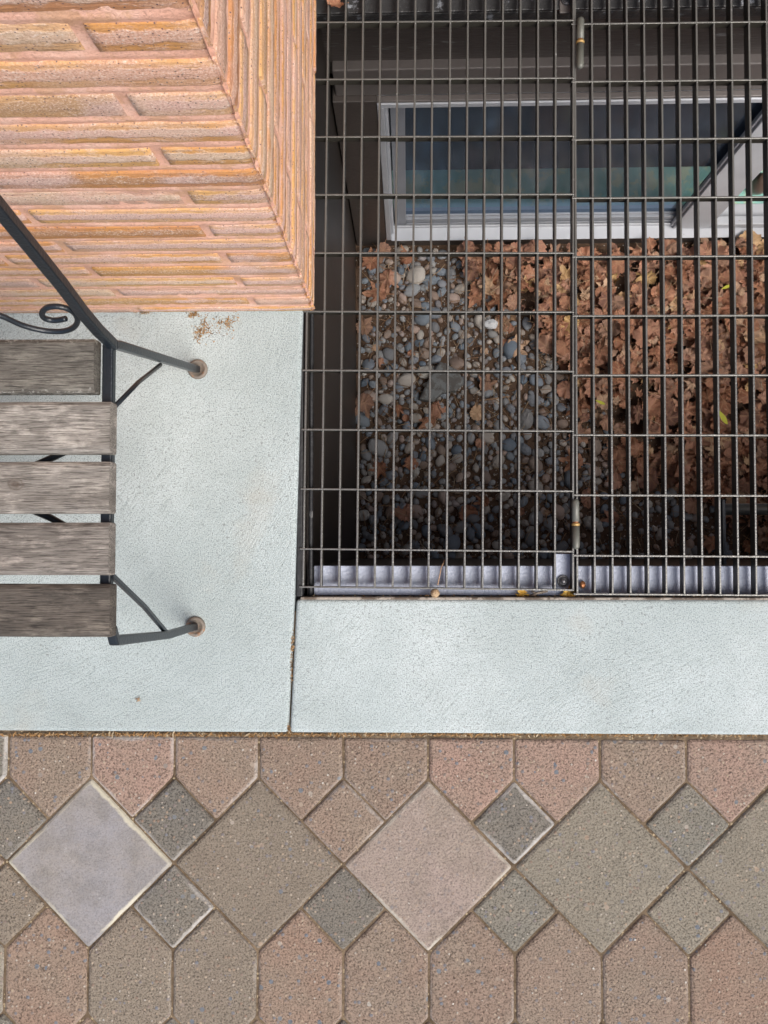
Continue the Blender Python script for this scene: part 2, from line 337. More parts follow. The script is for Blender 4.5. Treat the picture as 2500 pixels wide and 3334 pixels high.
M['leaf'] = m_leaf(); M['pebble'] = m_pebble()
PCLS = [("blue grey", m_pebble('blue_stone', 0, .14)), ("light grey", m_pebble('light_stone', .18, .30)), ("dark grey", m_pebble('dark_stone', .36, .46)),
        ("tan", m_pebble('tan_stone', .53, .60)), ("brown", m_pebble('brown_stone', .67, .73)), ("slate blue", m_pebble('slate_stone', .79, .84)), ("pinkish", m_pebble('pink_stone', .90, .94)), ("whitish", m_pebble('pale_stone', .98, 1.0))]
LCLS = [("dark reddish brown", m_leaf('dark_leaf', 0, .15)), ("orange brown", m_leaf('orange_leaf', .25, .36)), ("dull brown", m_leaf('dull_leaf', .44, .52)),
        ("pale tan", m_leaf('tan_leaf', .60, .68)), ("greyish brown", m_leaf('grey_leaf', .76, .82)), ("cream coloured", m_leaf('cream_leaf', .90, .95))]
M['dirt'] = m_dirt()
M['joint'] = m_dirt("joint_sand", (.075, .052, .032), (.22, .165, .11), (.35, .28, .18), .8)
M['ground'] = m_dirt("far_ground", (.10, .08, .065), (.17, .135, .11), (.3, .28, .25), .85)
M['bits'] = m_bits("dry_bits", [(0, (.10, .05, .02)), (.3, (.24, .14, .06)), (.6, (.38, .22, .09)), (.85, (.28, .21, .13)), (1, (.5, .42, .3))])
M['needle'] = m_bits("dry_needles", [(0, (.16, .085, .045)), (.5, (.36, .21, .12)), (.85, (.46, .33, .20)), (1, (.6, .5, .38))])
M['chips'] = m_bits("stone_chips", [(0, (.08, .05, .035)), (.4, (.14, .11, .09)), (.55, (.30, .28, .26)), (.75, (.22, .25, .28)), (.9, (.50, .46, .42)), (1, (.85, .83, .8))])
M['yellow'] = m_bits("yellow_leaf", [(0, (.62, .55, .08)), (1, (.45, .50, .06))])
M['gold'] = m_bits("golden_petals", [(0, (.50, .25, .04)), (.6, (.66, .38, .06)), (1, (.75, .55, .18))])
M['white'] = m_paint("white_chalky_stone", (.78, .80, .82), .7, 0, (.4, .4, .4), .3, .003, 60)
M['seed'] = m_paint("brown_seed_pod", (.20, .115, .06), .6, 0, (.42, .30, .18), .5, .004, 260, wscale=200)
M['glass'] = m_glass()

# ------------------------------------------------------------------ setting: slabs, pavers, ground
def Y_of(v, z=0, u=1250): return P(u, v, z).y
def X_of(u, z=0, v=1667): return P(u, v, z).x
WELL_X0, WELL_X1 = X_of(985), 2.3
YF = Y_of(1952)                              # edge of the slab at the well
YJ = Y_of(2388)                              # slab / paver line
YW = Y_of(1011)                              # face of the brick wall
XW = P(1026, 1011).x                         # side of the brick wall
def slab(name, pts, label):
    b = MB(); n = len(pts); vs = [(p[0], p[1], 0) for p in pts] + [(p[0], p[1], -.11) for p in pts]
    b.add(vs, [tuple(range(n)), tuple(range(2 * n - 1, n - 1, -1))] + [(i, i + n, (i + 1) % n + n, (i + 1) % n) for i in range(n)])
    o = b.build(name, M['concrete'], bevel=.006, seg=3); tag(o, label, kind='structure'); return o
eA, eB, eC = P(986, 1015), P(957, 1962), P(937, 2388)
slab("concrete_pavement", [(-4, YJ), (eC.x + .0005, YJ), (eB.x + .0005, eB.y), (eA.x, eA.y), (eA.x + .001, YW + .5), (-4, YW + .5)],
     "pale brushed concrete slab under the bench beside the brick wall")
slab("concrete_pavement", [(eC.x + .003, YJ), (4, YJ + .004), (4, YF + .004), (eB.x + .004, YF)],
     "pale brushed concrete strip between the well grating and the pavers")
b = MB(); b.box(-4, 4, YJ - .002, YF - .02, -.13, -.010); b.box(-4, WELL_X0 - .02, YF - .02, YW + .4, -.13, -.1102)
b.build("joint_bed", M['joint']); tag(bpy.data.objects["joint_bed"], "dark sandy bed under the slabs", kind='structure')

# pavers
PT = -.006
tints = dict(br=(.285, .205, .158), pk=(.335, .228, .182), rd=(.29, .200, .150), dk=(.165, .155, .137), gb=(.235, .195, .153), gg=(.245, .22, .175),
             pg=(.30, .24, .21), lav=(.265, .258, .268), gr=(.20, .19, .16), tn=(.30, .222, .172))
K = P(930, 2815, PT); U = (P(1299*1.507, 2815, PT).x - P(192*1.507, 2815, PT).x) / 6.0     # half a column pitch = 184 display px
x_c0 = P(192 * 1.507, 2815, PT).x; y_c = Y_of(1868 * 1.507, PT, 800)
def inset(poly, d):
    n = len(poly); out = []
    for i in range(n):
        a, b_, c = Vector(poly[i - 1]), Vector(poly[i]), Vector(poly[(i + 1) % n])
        e1 = (b_ - a).normalized(); e2 = (c - b_).normalized(); n1 = Vector((-e1.y, e1.x)); n2 = Vector((-e2.y, e2.x))
        k = (n1 + n2); k = k / max(.2, k.length_squared) * 2
        out.append(b_ + k * d)
    return out
def rounded(poly, r):
    out = []; n = len(poly)
    for i in range(n):
        a, b_, c = Vector(poly[i - 1]), Vector(poly[i]), Vector(poly[(i + 1) % n])
        d1 = (a - b_).normalized(); d2 = (c - b_).normalized()
        p = b_ + d1 * r; q = b_ + d2 * r
        for s_ in (0, .5, 1): out.append(p.lerp(b_, s_).lerp(b_.lerp(q, s_), s_))
    return out
class PB(MB): pass
pv = PB(); pv.edge = []
def paver(poly, tint, white=.25, smooth=0.0, gap=.0016, dz=0):
    rr = random.Random(int(sum(p[0] * 977 + p[1] * 3313 for p in poly) * 100)); poly = [Vector(p) for p in poly]
    jx, jy, ja = rr.uniform(-.0008, .0008), rr.uniform(-.0008, .0008), rr.uniform(-.003, .003); cx = sum(p.x for p in poly) / len(poly); cy = sum(p.y for p in poly) / len(poly)
    poly = [Vector((cx + (p.x - cx) - (p.y - cy) * ja + jx, cy + (p.y - cy) + (p.x - cx) * ja + jy)) for p in poly]
    tilt = (rr.uniform(-.006, .006), rr.uniform(-.006, .006)); z0 = PT + dz + rr.uniform(-.0012, .0008)
    base = rounded(inset(poly, gap), .004); rings = []
    # denser outline for a slightly worn edge
    dense = []
    for i in range(len(base)):
        a, c = base[i], base[(i + 1) % len(base)]; k = max(1, int((c - a).length / .012))
        dense += [a.lerp(c, j / k) for j in range(k)]
    spec = [(0, -.045, 1), (0, -.0042, 1), (.0022, -.0016, 1), (.0058, 0, .8), (.011, 0, .35), (.024, 0, 0)]
    vs = []; ed = []; fs = []; n = len(dense)
    cen = Vector((cx, cy))
    for (d, z, e) in spec:
        for p in dense:
            q = cen + (p - cen) * (1 - d / max(.03, min((p - cen).length, .11)))
            nz = noise.noise(Vector((p.x * 60, p.y * 60, z0 * 900))) * (.0011 if e > .5 else 0)
            w_ = Vector((q.x, q.y)) + (p - cen).normalized() * nz
            vs.append((w_.x, w_.y, z0 + z + (w_.x - cx) * tilt[0] + (w_.y - cy) * tilt[1])); ed.append((e, smooth, 0, 1))
    for i in range(len(spec) - 1):
        for j in range(n): fs.append((i*n+j, i*n+(j+1)%n, (i+1)*n+(j+1)%n, (i+1)*n+j))
    vs.append((cx, cy, z0)); ed.append((0, smooth, 0, 1)); ci = len(vs) - 1; k = (len(spec) - 1) * n
    fs += [(k + j, k + (j + 1) % n, ci) for j in range(n)]
    v_ = rr.uniform(.93, 1.07)
    pv.add(vs, fs, col=tuple(c * v_ for c in tint) + (white,)); pv.edge += ed
T = tints
toprow = {-1: ('gr', .9), 0: ('tn', .35), 1: ('pk', .75), 2: ('br', .55), 3: ('br', .3), 4: ('br', .4), 5: ('pk', .25), 6: ('pk', .2), 7: ('tn', .35), 8: ('pk', .35)}
large = {0: ('lav', 1.0, 1), 1: ('gb', .12, .15), 2: ('pg', .85, .55), 3: ('gg', .3, .2), 4: ('gg', .2, .2)}
smU = {-1: ('dk', .3), 0: ('dk', .6), 1: ('tn', .55), 2: ('dk', .95), 3: ('gr', .4)}
smL = {-1: ('gb', .15), 0: ('dk', .9), 1: ('dk', .25), 2: ('gr', .25), 3: ('gg', .2)}
hexr = {0: ('rd', .25), 1: ('gb', .2), 2: ('gb', .3), 3: ('rd', .25), 4: ('br', .25), 5: ('br', .4), 6: ('tn', .2), 7: ('br', .3), 8: ('rd', .3)}
def pick(d, i, keys='br tn gb rd gg'): return d.get(i) or (random.choice(keys.split()), .25, .1)
yTop = YJ - .0075
for band in range(0, 3):                                   # bands of diamonds going away from the slab
    yc = y_c - band * (U * 2.75)
    for i in range(-8, 13):
        cx = x_c0 + i * 2 * U
        d = pick(large, i) if band == 0 else pick({}, i)
        paver([(cx, yc - U), (cx + U, yc), (cx, yc + U), (cx - U, yc)], T[d[0]], d[1], d[2])
        sx = cx + U; h2 = U / 2
        d = pick(smU, i, 'dk gr tn') if band == 0 else pick({}, i, 'dk gr tn')
        paver([(sx, yc), (sx + h2, yc + h2), (sx, yc + U), (sx - h2, yc + h2)], T[d[0]], d[1], .05)
        d = pick(smL, i, 'dk gr gg') if band == 0 else pick({}, i, 'dk gr gg')
        paver([(sx, yc - U), (sx + h2, yc - h2), (sx, yc), (sx - h2, yc - h2)], T[d[0]], d[1], .05)
    for i in range(-16, 26):                               # row of long hexagons below this band
        xl = x_c0 - U + i * U; xm = xl + U / 2
        d = pick(hexr, i) if band == 0 else pick({}, i)
        yb = yc - U * 1.75
        paver([(xl, yc - U), (xl, yb + 0), (xm, yb - U / 2), (xl + U, yb), (xl + U, yc - U), (xm, yc - U / 2)], T[d[0]], d[1], 0, dz=-.0005)
        if band == 0:
            d = pick(toprow, i)
            paver([(xl, yTop), (xl, yc + U), (xm, yc + U / 2), (xl + U, yc + U), (xl + U, yTop)], T[d[0]], d[1], 0)
po = pv.build("paver_pavement", M['paver'], attr="tint")
ea = po.data.color_attributes.new("edge", 'FLOAT_COLOR', 'POINT'); ea.data.foreach_set("color", [c for q in pv.edge for c in q])
tag(po, "brown, pink and grey concrete pavers laid as diamonds and long hexagons", kind='structure')
b = MB(); b.box(-3, 3, YJ - 1.62, YJ - .002, -.06, PT - .0045)
tag(b.build("paver_joint_sand", M['joint']), "sandy joints between the pavers", kind='structure')
b = MB()
for (x0, x1, y0, y1) in ((-80, 80, -80, YJ - .5), (-80, -2, YJ - .5, 80), (2.5, 80, YJ - .5, 80), (-2, 2.5, 1.7, 80)): b.add([(x0, y0, -.09), (x1, y0, -.09), (x1, y1, -.09), (x0, y1, -.09)], [(0, 1, 2, 3)])
tag(b.build("ground", M['ground']), "flat brown ground beyond the paving", kind='structure')

# ------------------------------------------------------------------ brick wall
wall = tag(empty("brick_wall", (XW, YW, 0)), "salmon brick wall corner with ochre banded bricks rising beside the grating", "wall")
CH = .0508; Z0 = .032; JT = .0125; HT = 2.75
bk = MB()
def brick(a0, a1, z0, z1, face, proud, rnd, cornerend=None):
    """one brick face as a relief grid; face 'F' runs along -X from the corner, 'S' runs along +Y"""
    L = a1 - a0; detail = z0 < .95
    nu = max(2, int(L / (.009 if detail else .05))); prof = [(0, -.004), (.02, -.0006), (.06, 0), (.26, .0001), (.33, .0006), (.5, .0008), (.78, .0007), (.82, .0003), (.95, .0002), (.98, -.0005), (1, -.004)]
    vs = []; cols = []; nv = len(prof); sd_ = rnd * 50
    for i in range(-1, nu + 2):
        ii = min(max(i, 0), nu); a = a0 + L * ii / nu; endd = -.006 if i in (-1, nu + 1) else 0
        if i == 0: a += .0014
        if i == nu: a -= .0014
        if i == -1 and a0 < .001 and face in 'FS': endd = 0
        for (q, off) in prof:
            z = z0 + (z1 - z0) * q
            p = Vector((a * 42, z * 42, sd_)); n1 = noise.noise(p) ; n2 = noise.noise(p * 3.1)
            o = proud + off + endd + (n1 * .0004 + n2 * .0007 if detail else 0)
            zz = z + noise.noise(Vector((a * 30, sd_, q * 3))) * .0007
            if a0 < .001 and ii == 0: o -= .003 + .002 * noise.noise(Vector((z * 60, 7, 2)))
            if a0 < .001 and ii == 1: o -= .0006
            if face == 'F': vs.append((XW - a + 0, YW - o, zz))
            else: vs.append((XW + o, YW + a, zz))
            cols.append((q, rnd, (rnd * 7.31) % 1, 1))
    nc = nu + 3; fs = []
    for i in range(nc - 1):
        for j in range(nv - 1):
            f = (i*nv+j, (i+1)*nv+j, (i+1)*nv+j+1, i*nv+j+1)
            fs.append(f[::-1] if face == 'F' else f)
    bk.add(vs, fs, col=cols, smooth=True)
k = -1; rb = random.Random(5)
while Z0 + CH * k < HT:
    z0 = max(.003, Z0 + CH * k + JT / 2); z1 = Z0 + CH * (k + 1) - JT / 2
    for face, par, length in (('F', 0, 2.2), ('S', 1, 1.0)):
        a = 0; first = .092 if k % 2 == par else .295
        while a < length:
            a1 = min(a + (first if a == 0 else .295), length)
            brick(a, a1, z0, z1, face, rb.uniform(-.0012, .0012), rb.random()); a = a1 + .0095
    k += 1
bk.build("brickwork", M['brick'], wall, attr="brick")
mo = MB(); rec = .0014
def mgrid(face, length):       # mortar: concave tooled beds, real relief
    rows = []; z = 0.0; zs = [0.0]
    kk = 0
    while Z0 + CH * kk < HT:
        zc = Z0 + CH * kk; zs += [zc - .0052, zc - .003, zc, zc + .003, zc + .0052]; kk += 1
    nu = int(length / .02); vs = []; fs = []
    for i in range(nu + 1):
        a = length * i / nu
        for j, z in enumerate(zs):
            o = -rec + (0, 0, .0006, .0012, .0006)[j % 5] + noise.noise(Vector((a * 9, z * 22, 4))) * .0014 + noise.noise(Vector((a * 55, z * 70, 9))) * .0009
            if a < .001: o = -rec - .002
            vs.append((XW - a - .0, YW - o, z) if face == 'F' else (XW + o, YW + a, z))
    n = len(zs)
    for i in range(nu):
        for j in range(n - 1):
            f = (i*n+j, (i+1)*n+j, (i+1)*n+j+1, i*n+j+1); fs.append(f[::-1] if face == 'F' else f)
    mo.add(vs, fs, smooth=True)
mgrid('F', 2.2); mgrid('S', 1.0)
mo.box(XW - 2.2, XW - .012, YW + .012, YW + 1.0, .002, HT)
mo.build("mortar", M['mortar'], wall)

# ------------------------------------------------------------------ house wall with basement window
D = 1.39                                                   # depth of the well
YC = PY(1200, 794, 1.0).y
# find wall plane: floor line at pixel row 794
YC = P(1400, 794, -D).y; YB = YC + .014; YA = YC + .036
zt = lambda v, y: PY(1500, v, y).z
house = tag(empty("house_wall", (.6, YC, -D)), "dark brown basement house wall with a ledge above its window", "house wall")
WX0 = PY(1258, 776, YC).x; WX1 = 1.78; WZ0 = zt(777, YC); WZ1 = zt(333, YC)
zl1 = zt(224, YB); zl2 = zt(332, YC) ; WEX1 = 2.3
b = MB(); b.box(WELL_X0 - .1, WEX1, YA, YA + .1, zl1 - .05, 5.2); b.build("upper_board", M["scratched"], house)
b = MB(); b.box(WELL_X0 + .012, WEX1, YB, YA + .02, zl1 - .55, zl1); tb = b.build("ledge_board", M['trim'], house, bevel=.003)
# cut-out free casing round the window: four boards
b = MB(); b.box(WELL_X0 + .004, WX0, YC, YA + .08, -D - .05, WZ1 + .008); b.build("casing_board", M['brown'], house, bevel=.002)
b = MB(); b.box(WX0, WX1, YC, YB + .001, WZ1 + .0005, WZ1 + .008); b.box(WX0, WX1, YB + .001, YA + .08, WZ1 + .0005, zl1 - .56) if zl1 - .56 > WZ1 + .001 else None
b.build("casing_head", M['trim'], house, bevel=.002)
b = MB(); b.box(WX1, WEX1, YC, YA + .08, -D - .05, WZ1 + .008); b.build("casing_board", M['brown'], house, bevel=.002)
b = MB(); b.box(WX0, WX1, YC, YA + .08, -D - .05, WZ0 - .001); b.build("bottom_board", M['brown'], house)
# shorten ledge board so it clears the window
tb.data.vertices.foreach_set("co", [c for v in tb.data.vertices for c in (v.co.x, v.co.y, (WZ1 + .0085 if v.co.z < zl1 - .1 else v.co.z))])
# window: frame > sashes, panes
YS = YC + .042
b = MB(); ft = .017
b.box(WX0, WX1, YC - .003, YC + .10, WZ1 - ft, WZ1); b.box(WX0, WX0 + .016, YC - .003, YC + .10, WZ0, WZ1 - ft)
b.box(WX0 + .016, WX0 + .024, YC + .012, YC + .10, WZ0 + .012, WZ1 - ft)
b.box(WX1 - .03, WX1, YC - .003, YC + .10, WZ0, WZ1 - ft)
win = b.build("window", M['vinyl'], house, bevel=.002)
win["label"] = "white vinyl framed sliding basement window"
b = MB(); b.add([(WX0 + .016, YC - .006, WZ0), (WX1 - .03, YC - .006, WZ0), (WX1 - .03, YC + .10, WZ0), (WX0 + .016, YC + .10, WZ0),
                 (WX0 + .016, YC - .006, WZ0 + .004), (WX1 - .03, YC - .006, WZ0 + .004), (WX1 - .03, YC + .10, WZ0 + .014), (WX0 + .016, YC + .10, WZ0 + .014)],
                [(3,2,1,0),(4,5,6,7),(0,1,5,4),(1,2,6,5),(2,3,7,6),(3,0,4,7)])
b.box(WX0 + .016, WX1 - .03, YC + .033, YC + .038, WZ0 + .004, WZ0 + .022)
b.build("sill", M['vinyl'], win, bevel=.0015)
XM = PY(2187, 733, YS).x; XM2 = PY(2287, 723, YS - .02).x
def sash(x0, x1, y, w, mat, side_r=None, wb=.045):
    s_ = MB(); z0, z1 = WZ0 + .016, WZ1 - ft - .002; wr = side_r or w
    s_.box(x0, x0 + w, y, y + .028, z0, z1); s_.box(x1 - wr, x1, y, y + .028, z0, z1)
    s_.box(x0 + w, x1 - wr, y, y + .028, z0, z0 + wb); s_.box(x0 + w, x1 - wr, y, y + .028, z1 - .022, z1)
    s_.box(x0 + w, x1 - wr, y - .004, y - .0005, z0 + .012, z0 + .018); s_.box(x0 + w, x1 - wr, y + .008, y + .018, z0 + wb, z0 + wb + .008)
    o = s_.build("sash", mat, win, bevel=.002); g = MB()
    g.add([(x0 + w, y + .014, z0 + wb), (x1 - wr, y + .014, z0 + wb), (x1 - wr, y + .014, z1 - .022), (x0 + w, y + .014, z1 - .022)], [(0, 1, 2, 3)])
    return o, g
o, g = sash(WX0 + .028, XM + .02, YS, .036, M['sash'], .012); g.build("pane", M['glass'], win)
# meeting stile and right light stand forward
b = MB(); b.box(XM - .004, XM2 + .035, YS - .022, YS - .001, WZ0 + .014, WZ1 - ft - .001)
b.box(XM - .012, XM - .004, YS - .014, YS - .001, WZ0 + .014, WZ1 - ft - .001)
b.build("meeting_stile", M['vinyl'], win, bevel=.002)
b = MB(); b.box(XM2 + .035, WX1 - .03, YS - .022, YS + .006, WZ0 + .014, WZ0 + .046); b.box(XM2 + .035, WX1 - .03, YS - .022, YS + .006, WZ1 - ft - .02, WZ1 - ft - .001)
b.box(WX1 - .07, WX1 - .03, YS - .022, YS + .006, WZ0 + .046, WZ1 - ft - .02); b.build("sash", M['vinyl'], win, bevel=.002)
# room behind the glass: shelf of the window and the dark room beyond
b = MB(); y2 = P(1700, 542, WZ0 + .02).y
b.box(WX0 + .01, WX1, YC + .10, y2, WZ0 - .02, WZ0 + .006); b.build("inner_sill", M['teal'], house, bevel=.003)
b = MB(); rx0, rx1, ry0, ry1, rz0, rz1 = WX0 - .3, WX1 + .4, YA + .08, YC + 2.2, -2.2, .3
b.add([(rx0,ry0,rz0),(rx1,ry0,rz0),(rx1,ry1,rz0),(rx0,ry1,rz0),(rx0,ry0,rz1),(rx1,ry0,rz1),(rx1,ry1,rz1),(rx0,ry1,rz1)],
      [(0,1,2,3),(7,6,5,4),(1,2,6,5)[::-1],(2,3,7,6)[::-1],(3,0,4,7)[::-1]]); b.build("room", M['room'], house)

# added overhead slab, out of frame, cutting sky light into the well
b = MB(); b.box(-4, 4, .46, 1.6, 2.78, 2.86); b.box(-4, 4, .42, .46, 2.74, 2.96); b.build("added_shade_slab", M['brown'], house)
b = MB(); b.lathe([(.0001, 0), (.024, .001), (.030, .02), (.031, .045), (.022, .06), (.018, .075), (.0001, .076)], P(2462, 612, WZ0 + .012)); tag(b.build("jar", m_paint("brown_glazed_clay", (.16, .11, .085), .35)), "brown rounded jar on the teal sill inside the right window", "jar")
# ------------------------------------------------------------------ well lining
well = tag(empty("window_well", (.6, .4, -D)), "dark brown steel lining of the window well below the grating", "window well")
XL = WELL_X0
b = MB(); b.box(XL - .02, XL, YF - .03, YA + .05, -D - .05, -.03); b.box(XL, XL + .003, YF + .02, YC - .25, -D - .05, -.06)
b.build("side_panel", M['panel'], well)
b = MB(); b.box(XL - .02, WEX1, YF - .03, YF - .008, -D - .05, -.03); b.box(XL + .004, WEX1, YF - .0079, P(1500, 1842, -.030).y - .004, -D - .05, -.0375); b.build("front_panel", M['panel'], well)  # second box is extra thickness added behind the ledge to block light
b = MB(); b.box(WEX1, WEX1 + .02, YF - .03, YA + .1, -D - .05, -.03); b.build("side_panel", M['panel'], well)
# rolled steel support angles carrying the grating
za = -.030
b = MB(); x0 = P(1022, 1900, za).x; ya, yb = P(1500, 1842, za).y, P(1500, 1938, za).y
b.box(x0, WEX1, yb, ya, za - .006, za); b.build("support_angle", M['angle'], well, bevel=.0012)
b = MB(); ya2 = P(1500, 36, za).y; b.box(XL + .01, WEX1, ya2, YA - .001, za - .006, za); b.box(XL + .01, WEX1, ya2, ya2 + .004, za - .03, za - .0062)
b.build("support_angle", m_paint("dark_steel_paint", (.05, .05, .052), .3, 0, (.3, .32, .36), .34, .003, 150), well, bevel=.0012)
b = MB(); b.tube([(XL + .012, y, -.018 + .002 * math.sin(y * 30)) for y in [YF + .03 * i for i in range(31)]], .004, 6)
b.build("rubber_seal", M['rubber'], well)
b = MB(); b.box(XL - .004, WEX1, YF - .008, YF + .004, -.03, -.0035); lip = b.build("rim_lip", M['lip'], well, bevel=.003)
b = MB(); b.box(XL - .012, XL + .0, YF + .004, YW + .3, -.03, -.006); b.build("rim_lip", M['rubber'], well, bevel=.003)
# bolted fixing plates
def fixing(u0, u1, v0, v1, uc, vc, z):
    b = MB(); a = P(u0, v1, z); c = P(u1, v0, z); b.box(a.x, c.x, a.y, c.y, z - .004, z); pl = b.build("fixing_plate", M['angle'] if v0 > 1000 else M['trim'], well, bevel=.0012)
    p = P(uc, vc, z); b = MB(); b.lathe([(.0099, 0), (.0101, .003), (.0090, .0045), (.0082, .003), (.0078, .001), (.0068, .0009)], p)
    b.lathe([(.0068, .0009), (.0066, .0022), (.0058, .0026), (.0045, .0024)], p)
    b.lathe([(.0048, .001), (.0048, .0065), (.0040, .0074), (.0001, .0074)], p, n=6)
    b.build("bolt", M['steel'], pl)
fixing(1810, 1858, 1803, 1925, 1833, 1892, -.026)
fixing(1822, 1866, -60, 42, 1845, 0, -.026)

# ------------------------------------------------------------------ gratings
GT = -.003; BW = .0034; CW = .0030; BD = .020; CD = .016
def grate(name, o, e, xs, ys, label):
    """o origin corner (bottom left bar), e direction of the cross bars"""
    ang = math.atan2(e.y - o.y, e.x - o.x); root = tag(empty(name, (o.x, o.y, 0)), label, "grating", "hinged floor gratings")
    Mx = Matrix.Translation((o.x, o.y, 0)) @ Matrix.Rotation(ang, 4, 'Z'); y1 = ys[-1]
    for i, x in enumerate(xs):
        b = MB(); ed = i in (0, len(xs) - 1)
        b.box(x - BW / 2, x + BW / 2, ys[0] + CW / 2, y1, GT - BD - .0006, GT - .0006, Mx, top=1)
        for y in ys[1:]:                                   # weld beads where the cross bars sit
            for (dy) in (-.0030,):
                c = Mx @ Vector((x, y + dy, GT - .0006)); b.lathe([(.0001, .0009), (.0011, .0006), (.0017, -.0004)], c, n=6, mi=1)
        b.build("bearing_bar", [M['bar'], M['bar_top_sheen']], root, bevel=.0008)
    for j, y in enumerate(ys):
        b = MB(); b.box(xs[0] - .003 - BW, xs[-1] + BW / 2, y - CW / 2, y + CW / 2, GT - CD, GT, Mx, top=1); b.build("cross_bar", [M['bar'], M['bar_top_sheen']], root, bevel=.0007)
    return root, Mx
ya_ = [0.0, .0632] + [.0632 + .100 * i for i in range(1, 11)]
ys = [y for y in ya_]
oL = P(986, 1911, GT); eL = P(1866, 1921, GT)
grate("floor_grating", oL, eL, [i * (eL - oL).length / 15 for i in range(16)], ys, "bronze grey bar grating panel between the brick wall and the hinges")
oR = P(1880, 1934, GT); eR = P(2464, 1938, GT); bar0 = (P(1937, 1934, GT) - oR).length; bp = ((eR - oR).length - bar0) / 9
grate("floor_grating", oR, eR, [0] + [bar0 + bp * i for i in range(0, 24)], ys, "bronze grey bar grating panel at the right edge, beyond the hinges")
def hinge(u, v0, v1, vr, z, label, ur=None):
    a = P(u, v0, z); c = P((ur or u), v1, z); L = (a - c).length; ax = (a - c).normalized(); r = P(u, vr, z); hr = (r - c).length
    root = tag(empty("hinge", c), label, "hinge", "barrel hinges joining the gratings"); R_ = .0062
    cap = [(.0001, 0), (.003, .0006), (.0052, .0026), (R_, .006)]
    b = MB(); b.lathe(cap + [(R_, hr - .004), (.0045, hr - .0035)], c, ax); b.build("lower_barrel", M['hinge'], root)
    b = MB(); b.lathe([(.0045, hr + .0035), (R_, hr + .004)] + [(q, L - h) for q, h in cap[::-1]], c, ax); b.build("upper_barrel", M['hinge'], root)
    b = MB(); b.lathe([(.0045, hr - .0035), (.0068, hr - .003), (.0070, hr), (.0066, hr + .0014), (.0050, hr + .0016)], c, ax); b.build("washer", M['brass'], root)
    b = MB(); b.lathe([(.0050, hr + .0012), (.0048, hr + .0040)], c, ax); b.build("pin", M['copper'], root)
hinge(1873, 1624, 1789, 1706, .001, "grey barrel hinge near the concrete strip, with a brass washer", 1875)
hinge(1890, 56, 224, 136, .001, "brown grey barrel hinge over the window wall, with a yellow brass ring", 1888)

# ------------------------------------------------------------------ bench
ZS = .425; XB = -.355
bench = tag(empty("park_bench", (XB - .3, .09, 0)), "weathered slatted wooden bench on black iron legs against the brick wall", "bench")
sl = [(1101, 1276, 328, .006), (1306, 1475, 380, 0), (1502, 1671, 378, 0), (1701, 1873, 376, 0), (1903, 2075, 379, 0)]
wm = [m_wood("grey_dark_wood", (.13, .12, .105), (.065, .060, .053), (.20, .19, .165), 1, lichen=(P(280, 1189, ZS).y, (P(280, 1101, ZS) - P(280, 1276, ZS)).y / 2)), m_wood("pale_worn_wood", (.27, .252, .228), (.13, .118, .104), (.43, .40, .36), 5),
      m_wood("pale_brown_wood", (.25, .232, .21), (.12, .107, .094), (.40, .37, .33), 9, knot=P(56, 1577, ZS)), m_wood("brown_grained_wood", (.228, .21, .19), (.11, .097, .086), (.37, .335, .30), 13),
      m_wood("dark_stained_wood", (.115, .10, .086), (.058, .052, .046), (.18, .16, .135), 17)]
sn = ["dark grey lichen speckled slat", "pale sanded grey slat", "pale brown slat with a knot", "brown grained slat", "dark stained front slat"]
def slat(v0, v1, u1, dz, mat, nm):
    zt_ = ZS + .004 - dz; a = P(u1 - 22, v0, zt_); c = P(u1 - 22, v1, zt_); x1 = a.x; x0 = x1 - 1.35; y1, y0 = a.y, c.y; b = MB()
    ch = .0045; th = .021; e = P(u1, (v0 + v1) / 2, zt_ - th).x
    nx = 60; prof = [(y0, zt_ - th), (y0, zt_ - ch), (y0 + ch, zt_ - .0007), (y0 + ch * 2, zt_), (y1 - ch * 2, zt_), (y1 - ch, zt_ - .0007), (y1, zt_ - ch), (y1, zt_ - th)]
    vs = []; fs = []; n = len(prof)
    for i in range(nx + 1):
        x = x0 + (x1 - x0) * i / nx
        for (y, z) in prof: vs.append((x, y + noise.noise(Vector((x * 14, y * 3, dz * 90))) * .0006, z + noise.noise(Vector((x * 9, y * 40, 4))) * .0004))
    for (y, z) in prof: vs.append((e, y + (.002 if y < (y0 + y1) / 2 else -.002), min(z, zt_ - .006)))
    for i in range(nx + 1):
        for j in range(n - 1): fs.append((i*n+j, (i+1)*n+j, (i+1)*n+j+1, i*n+j+1)[::-1])
    fs.append(tuple((nx + 1) * n + j for j in range(n))); fs.append(tuple(range(n))[::-1])
    b.add(vs, fs); o = b.build("seat_slat", mat, bench); o["label"] = nm
for s_, mt, nm in zip(sl, wm, sn): slat(*s_, mt, nm)
def on_post(u, v): return PX(u, v, XB)
q = .0057
f1 = P(635, 1203); f1.x = XB; f2 = P(628, 2040); f2.x = XB
rear_top = Vector((XB, .2445, .408)); back_top = Vector((XB, .338, .86))
b = MB(); b.tube([f1, rear_top + Vector((0, .004, -.02)), rear_top], q, square=True, up=(1, 0, 0)); b.build("leg", M['iron'], bench, bevel=.002)["label"] = "rear iron leg of the bench"
bend = PX(545, 2067, XB); ftop = PX(372, 2085, XB); corner = Vector((XB, ftop.y + .006, ZS - .025))
b = MB(); b.tube([f2, bend, ftop, corner + Vector((0, .01, 0))], q, square=True, up=(1, 0, 0)); b.build("leg", M['iron'], bench, bevel=.002)["label"] = "front iron leg of the bench, bent near its foot"
b = MB(); pa, pb = PX(199, 924, XB), PX(0, 680, XB)
